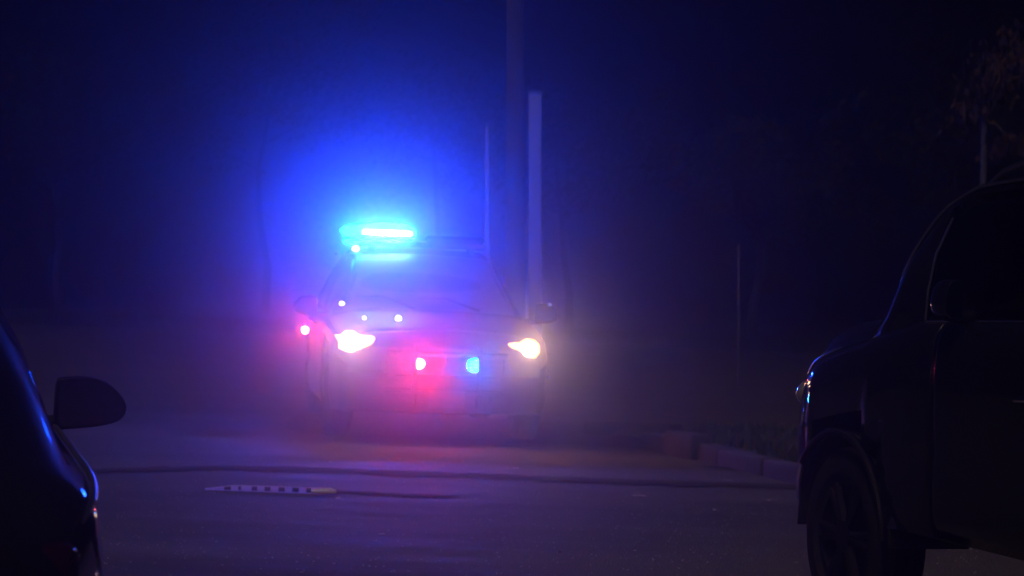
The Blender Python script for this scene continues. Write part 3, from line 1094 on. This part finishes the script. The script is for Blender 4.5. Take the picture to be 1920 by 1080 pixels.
# ---- parked SUV at the right edge, seen from behind its left flank
VL = 4.55
suv = dict(
    L=VL, nose_bulge=0.10, nose_rake=0.10, tail_bulge=0.05, tail_rake=0.10, wheel_r=0.37, wheels=(0.69, 3.50), steer=0.0,
    half=[(0, .80), (.12, .87), (.35, .925), (.75, .94), (1.3, .94), (3.3, .94), (4.2, .93), (VL, .88)],
    zbot=[(0, .40), (.3, .38), (1.2, .44), (3.2, .44), (VL, .50)],
    belt=[(0, .90), (.15, 1.02), (.45, 1.12), (.9, 1.20), (1.3, 1.27), (3.0, 1.30), (4.2, 1.30), (VL, 1.14)],
    top=[(0, .98), (.1, 1.15), (.3, 1.27), (.84, 1.32), (.88, 1.35), (1.10, 1.64), (1.26, 1.78), (1.5, 1.845), (2.0, 1.86), (3.0, 1.85), (4.0, 1.81), (4.35, 1.54), (VL, 1.18)],
    edge=[(0, .7), (.84, .78), (1.0, .86), (1.35, .92), (4.1, .93), (VL, .6)],
    roofw=[(0, .66), (.2, .74), (.88, .80), (.98, .82), (1.35, .75), (2.6, .74), (3.9, .70), (VL, .68)],
    ws=(.90, 1.28), rw=(4.08, 4.34), hood=(.20, .84), bump_f=.30, bump_r=4.25, cap_f=.66, cap_r=.70,
    doors=((1.47, 2.48), (2.50, 3.20)), side_glass=((1.28, 2.40), (2.48, 3.16), (3.26, 3.98)), seats=(1.4, 2.3), spokes=6)
PHI = R(17.0)


def place_far_heading(x0, y0, phi, L, halfw, side):
    """centre of a car whose flank (side -1 = left) starts at the nose at x0, y0, heading away to the left by phi"""
    f = Vector((-math.sin(phi), math.cos(phi), 0))
    r = Vector((math.cos(phi), math.sin(phi), 0))
    c = Vector((x0, y0, 0)) - f * (L / 2) - r * (side * halfw)
    return c


vc = place_far_heading(1.120, 9.5, PHI, VL, .94, -1)
van, vb, _, _ = make_car('parked_suv', suv, dict(paint=M['navy_paint'], glass=M['glass_dark'], rear_bumper=M['black_plastic'], front_bumper=M['navy_paint'], rim=M['rim_dark']),
                         (vc.x, vc.y, gz(vc.x) + 0.004), PHI)
tag(van, 'tall dark SUV parked at the right edge, nose pointing away from the camera', 'parked car')
VN = VL / 2
for side in (-1, 1):
    # tall headlight reaching back over the fender
    ob = MB().ball((side * .74, VN - .14, .93), (.12, .15, .085), 18, 10, Matrix.Rotation(side * R(-20), 3, 'Z')).build('headlight', M['clear_lens'], van)
    MB().box((side * .85, VN - 4.42, 1.02), (.12, .10, .34), 0.03).build('tail_light', M['red_lens'], van)
    for s0 in (2.22, 3.08):
        handle(van, side * .942, VN - s0, 1.02, side, M['chrome'])
    # chrome strip along the foot of the windows
    MB().tube([(side * .878, VN - 1.30, 1.275), (side * .880, VN - 2.2, 1.293), (side * .878, VN - 3.15, 1.308)], 0.006, 6).build('window_trim', M['chrome'], van)
    MB().tube([(side * .70, VN - 1.42, 1.80), (side * .70, VN - 1.54, 1.855), (side * .70, VN - 1.70, 1.885), (side * .69, VN - 2.4, 1.892), (side * .69, VN - 3.3, 1.878), (side * .68, VN - 3.7, 1.855), (side * .68, VN - 3.8, 1.80)], 0.013, 12).build('roof_rail', M['trim_metal'], van)
    def edge_pt(sq, up=.004, out=.004):
        zt_, zs_ = interp(suv['top'], sq), interp(suv['belt'], sq)
        return (side * (interp(suv['roofw'], sq) + out), VN - sq, zs_ + (zt_ - zs_) * interp(suv['edge'], sq) + up)
    MB().tube([edge_pt(lerp(.93, 2.6, q / 26)) for q in range(27)], [.003] + [.0065] * 25 + [.003], 12).build('roof_glint_strip', M['trim_metal'], van)  # tube added to catch glints along pillar and roof edge
    zf = interp(suv['belt'], 1.3)
    MB().tube([(side * .872, VN - 1.285, zf + .01), (side * .868, VN - 1.287, zf + .12), (side * .845, VN - 1.30, zf + .27), (side * .80, VN - 1.34, zf + .41)], .006, 10).build('window_frame_trim', M['trim_metal'], van)
    hood_pts = [(side * (interp(suv['half'], q) - .030), VN - q - suv['nose_rake'] * max(0, interp(suv['belt'], q) - .45) * (1 - q / .9) ** 2, interp(suv['belt'], q) - .004) for q in (.10, .16, .22, .30, .38, .46, .54, .62)]
    MB().tube(hood_pts, [.003, .005, .006, .006, .006, .006, .005, .003], 10).build('bonnet_glint_strip', M['trim_metal'], van)  # metal strip added to imitate the glint on the bonnet edge
    # wheel arch moulding
    for wc in suv['wheels']:
        hwid = interp(suv['half'], wc)
        pts = [(side * (hwid + .004), VN - wc + math.cos(a) * .432, .37 + math.sin(a) * .432) for a in [R(40 + 136 * q / 20) for q in range(21)]]
        MB().tube(pts, 0.016, 8).build('arch_moulding', M['black_plastic'], van)
mirror(van, -.90, VN - 1.64, 1.36, -1, 0.07, 0.15, M['navy_paint'], 0.04)
mirror(van, .90, VN - 1.64, 1.36, 1, 0.07, 0.15, M['navy_paint'], 0.04)
MB().tube([(0, VN - 3.75, 1.82), (0, VN - 3.85, 1.92), (0, VN - 4.0, 2.03)], [0.008, 0.004, 0.002], 6).build('aerial', M['black_plastic'], van)
MB().box((0, VN - 4.60, .78), (.31, .01, .155), 0.003).build('number_plate', M['plate'], van)

# ---- parked hatchback at the left edge, seen from behind its right flank
HL = 4.5
hatch = dict(
    L=HL, nose_bulge=0.16, nose_rake=0.15, tail_bulge=0.06, tail_rake=0.12, wheel_r=0.33, wheels=(0.86, 3.56),
    half=[(0, .68), (.15, .80), (.5, .87), (1.2, .90), (3.5, .90), (4.1, .88), (HL, .80)],
    zbot=[(0, .24), (.3, .21), (1.3, .20), (3.2, .21), (HL, .30)],
    belt=[(0, .64), (.15, .72), (.6, .82), (1.2, .88), (1.6, .895), (3.0, .92), (4.1, .93), (HL, .84)],
    top=[(0, .66), (.12, .76), (.4, .85), (1.15, .94), (1.25, .965), (2.05, 1.38), (2.6, 1.45), (3.2, 1.42), (4.0, 1.08), (4.1, 1.04), (HL, .90)],
    edge=[(0, .5), (1.15, .5), (1.3, .78), (2.2, .92), (3.4, .92), (4.0, .7), (HL, .5)],
    roofw=[(0, .52), (1.15, .70), (1.3, .74), (2.05, .57), (2.8, .58), (3.4, .56), (4.05, .66), (HL, .62)],
    ws=(1.22, 2.02), rw=(3.25, 3.95), hood=(.20, 1.16), bump_f=.34, bump_r=4.2, cap_f=.50, cap_r=.58,
    doors=((1.36, 2.40), (2.42, 3.30)), side_glass=((1.50, 2.32), (2.40, 3.25)), seats=(1.4, 2.2), spokes=5)
PSI = R(14.3)
f = Vector((-math.sin(PSI), math.cos(PSI), 0)); r_ = Vector((math.cos(PSI), math.sin(PSI), 0))
tailpt = Vector((-.716, 3.72, 0))
hc = tailpt + f * (HL / 2 - .05) - r_ * .885
car, cb, _, _ = make_car('parked_sedan', hatch, dict(paint=M['black_paint'], glass=M['glass_dark'], rim=M['rim']),
                         (hc.x, hc.y, gz(hc.x) + 0.004), PSI)
tag(car, 'black car parked at the left edge of the picture, its right door mirror standing out', 'parked car')
HN = HL / 2
mirror(car, .852, HN - 1.55, .940, 1, 0.210, 0.155, M['black_paint'], 0.035)
mirror(car, -.852, HN - 1.55, .940, -1, 0.210, 0.155, M['black_paint'], 0.035)
for side in (-1, 1):
    MB().ball((side * .66, HN - .16, .68), (.14, .15, .06), 18, 10, Matrix.Rotation(side * R(-22), 3, 'Z')).build('headlight', M['clear_lens'], car)
    MB().box((side * .70, HN - 4.40, .80), (.24, .12, .12), 0.03).build('tail_light', M['red_lens_dark'], car)
    for s0 in (2.24, 3.14):
        handle(car, side * .875, HN - s0, .80, side, M['chrome'])
    tp_ = []
    for q in range(24):
        sq = lerp(1.62, 4.28, q / 23)
        tp_.append((side * (interp(hatch['half'], sq) - .020), HN - sq, interp(hatch['belt'], sq) - .020))
    MB().tube(tp_, [.003] + [.008] * 22 + [.003], 12).build('waist_trim', M['trim_metal'], car)
    tp_ = []
    for q in range(10):
        sq = lerp(1.42, 2.02, q / 9)
        zt_, zs_ = interp(hatch['top'], sq), interp(hatch['belt'], sq)
        tp_.append((side * (interp(hatch['roofw'], sq) + .004), HN - sq, zs_ + (zt_ - zs_) * interp(hatch['edge'], sq) + .004))
    MB().tube(tp_, .005, 10).build('pillar_trim', M['trim_metal'], car)
MB().box((0, HN - 4.56, .62), (.31, .01, .155), 0.003).build('number_plate', M['plate'], car)

MB().tube([(.46, HN - 4.545, .800), (.60, HN - 4.525, .806), (.72, HN - 4.475, .812)], 0.007, 8).build('rear_glint_strip', M['chrome'], car)  # chrome tube added for the warm glint at the rear corner

# ------------------------------------------------------------------ things on the road
# striped tapering pole lying on the asphalt
def gp3(u, v, dz=0.0):
    x, y = ground_pt(u, v)
    return Vector((x, y, gz(x) + dz))
pY = ground_pt(505, 924)[1]
def onpole(u): return at(u, 0, pY).x
x0_, x1_ = onpole(384), onpole(626)
pole = empty('striped_pole', ((x0_ + x1_) / 2, pY, gz((x0_ + x1_) / 2)), 0, TILT)
tag(pole, 'broken white plastic pole with dark bands lying on the road before the patrol car', 'pole')
PLEN = (x1_ - x0_) / math.cos(TILT)
def prad(t): return 0.011 + 0.034 * min(1, t / 0.22) * (0.78 + .22 * t) * (1 if t < .97 else 1 - ((t - .97) / .03) ** 2 * .5)


def strip_piece(t0, t1, off, lo=0.0, hi=1.0, n=40):
    """curved blade standing on its long edge, thin like a split pipe"""
    mb = MB(); vs, fs = [], []
    q = 6
    for i in range(n + 1):
        t = lerp(t0, t1, i / n); h = prad(t)
        for k in range(q + 1):
            e = lerp(lo, hi, k / q)
            vs.append((-PLEN / 2 + PLEN * t, 0.010 - 0.016 * math.sin(e * math.pi * .9) * h / .045 - off, 0.003 + h * e))
    for i in range(n):
        for k in range(q):
            a_ = i * (q + 1) + k
            fs.append((a_, a_ + 1, a_ + q + 2, a_ + q + 1))
    return mb.add(vs, fs)


strip_piece(0, 1, 0).build('shaft', M['white_paint'], pole)
MB().tube([(-PLEN / 2 + PLEN * .83, 0, .017), (-PLEN / 2 + PLEN * .90, 0, .021), (PLEN / 2 - .02, 0, .023), (PLEN / 2 + .004, 0, .023), (PLEN / 2 + .016, 0, .023)], [.013, .017, .0205, .018, .008], 20).build('tip', M['glossy_white'], pole)
for (a, b) in ((420, 433), (447, 452), (472, 482), (496, 507), (522, 534), (548, 560), (574, 583)):
    t0, t1 = (a - 384) / 242, (b - 384) / 242
    strip_piece(t0, t1, 0.002, 0.18, 0.86, 6).build('band', M['black_band'], pole, solid=0.001)

# pale stone beside the SUV's front wheel
sp_ = gp3(1492, 906)
def stone(name, p, s, seed, m, lab, cat, group=None):
    rnd = random.Random(seed)
    bm = bmesh.new(); bmesh.ops.create_icosphere(bm, subdivisions=3, radius=1)
    for q in bm.verts:
        k = 1 + 0.12 * math.sin(q.co.x * 3 + seed) * math.cos(q.co.y * 4 + seed * 2) + rnd.uniform(-.02, .02)
        q.co = Vector((q.co.x * s[0] * k, q.co.y * s[1] * k, q.co.z * s[2] * k))
        n = max(abs(q.co.x) / s[0], abs(q.co.z) / s[2])
    o = MB().bm(bm).build(name, m, None)
    o.location = p + Vector((0, 0, s[2] * .82))
    o.rotation_euler = (0, TILT, rnd.uniform(0, 3))
    return tag(o, lab, cat, group)
stone('stone', sp_, (.045, .036, .032), 3, M['pale_stone'], 'pale rounded stone on the road beside the front wheel of the parked SUV', 'stone')


def scrap(u, v, wd, dp, h, seed, lab, m):
    """crumpled flat litter"""
    rnd = random.Random(seed)
    v_, f_ = [], []
    n = 5
    for j in range(n):
        for i in range(n):
            v_.append(((i / (n - 1) - .5) * wd, (j / (n - 1) - .5) * dp, .004 + rnd.uniform(0, h)))
    for j in range(n - 1):
        for i in range(n - 1):
            a = j * n + i
            f_.append((a, a + 1, a + n + 1, a + n))
    mb = MB(); mb.add(v_, f_)
    o = mb.build('litter', m, None, smooth=False, solid=0.0015)
    p = gp3(u, v)
    o.location = p; o.rotation_euler = (0, TILT, rnd.uniform(0, .5))
    return tag(o, lab, 'litter', 'scraps of litter on the road')
scrap(1198, 931, .085, .05, .006, 1, 'flat pale scrap of paper right of the tar seam, below the kerb end', M['paper'])
scrap(1364, 901, .06, .04, .005, 2, 'thin pale scrap lying between the kerb end and the stone', M['paper'])
scrap(1340, 958, .022, .02, .012, 3, 'tiny crumpled scrap left of the parked SUV wheel', M['paper'])
scrap(634, 936, .03, .02, .008, 4, 'small pale crumb at the thick end of the striped pole', M['paper'])
scrap(619, 869, .02, .02, .012, 5, 'tiny pale scrap above the striped pole on the tar seam', M['paper'])
scrap(967, 879, .035, .03, .008, 6, 'small pale scrap in the lit road in front of the patrol car', M['paper'])
scrap(1442, 940, .02, .02, .008, 7, 'tiny scrap just below the pale stone', M['paper'])
scrap(1050, 1038, .016, .02, .012, 8, 'reddish crumb alone on the near road at the bottom centre', M['red_lens'])
scrap(716, 1003, .03, .02, .006, 9, 'tiny scrap on the near road below the striped pole', M['paper'])

# loose grit on the asphalt
rnd = random.Random(11)
v_, f_ = [], []
for i in range(5200):
    y = 8 + 16 * rnd.random() ** 1.1
    x = rnd.uniform(-.30, .22) * y
    if x > kerb_x(y) - .05: continue
    s = rnd.uniform(.002, .006)
    z = gz(x) + s * .4
    b = len(v_)
    v_ += [(x - s, y, z), (x, y - s, z), (x + s, y, z), (x, y + s, z), (x, y, z + s), (x, y, z - s)]
    f_ += [(b, b + 1, b + 4), (b + 1, b + 2, b + 4), (b + 2, b + 3, b + 4), (b + 3, b, b + 4)]
o = raw('grit', v_, f_, M['stone'])
tag(o, 'fine loose grit scattered over the asphalt', 'grit', kind='stuff')

# ------------------------------------------------------------------ night air
hm = bpy.data.materials.new('haze')
hm.use_nodes = True
n = hm.node_tree; n.nodes.clear()
mo = n.nodes.new('ShaderNodeOutputMaterial'); pv = n.nodes.new('ShaderNodeVolumePrincipled')
pv.inputs['Color'].default_value = (0.94, 0.95, 1.0, 1)
pv.inputs['Density'].default_value = HAZE
pv.inputs['Anisotropy'].default_value = HAZE_G
n.links.new(pv.outputs[0], mo.inputs['Volume'])
hz = MB().box((0, 290, 0), (820, 650, 36)).build('haze', hm, None, smooth=False)
hz.location = (0, 0, 15.4)
tag(hz, 'thin night haze filling the air over the road', 'haze', kind='stuff')
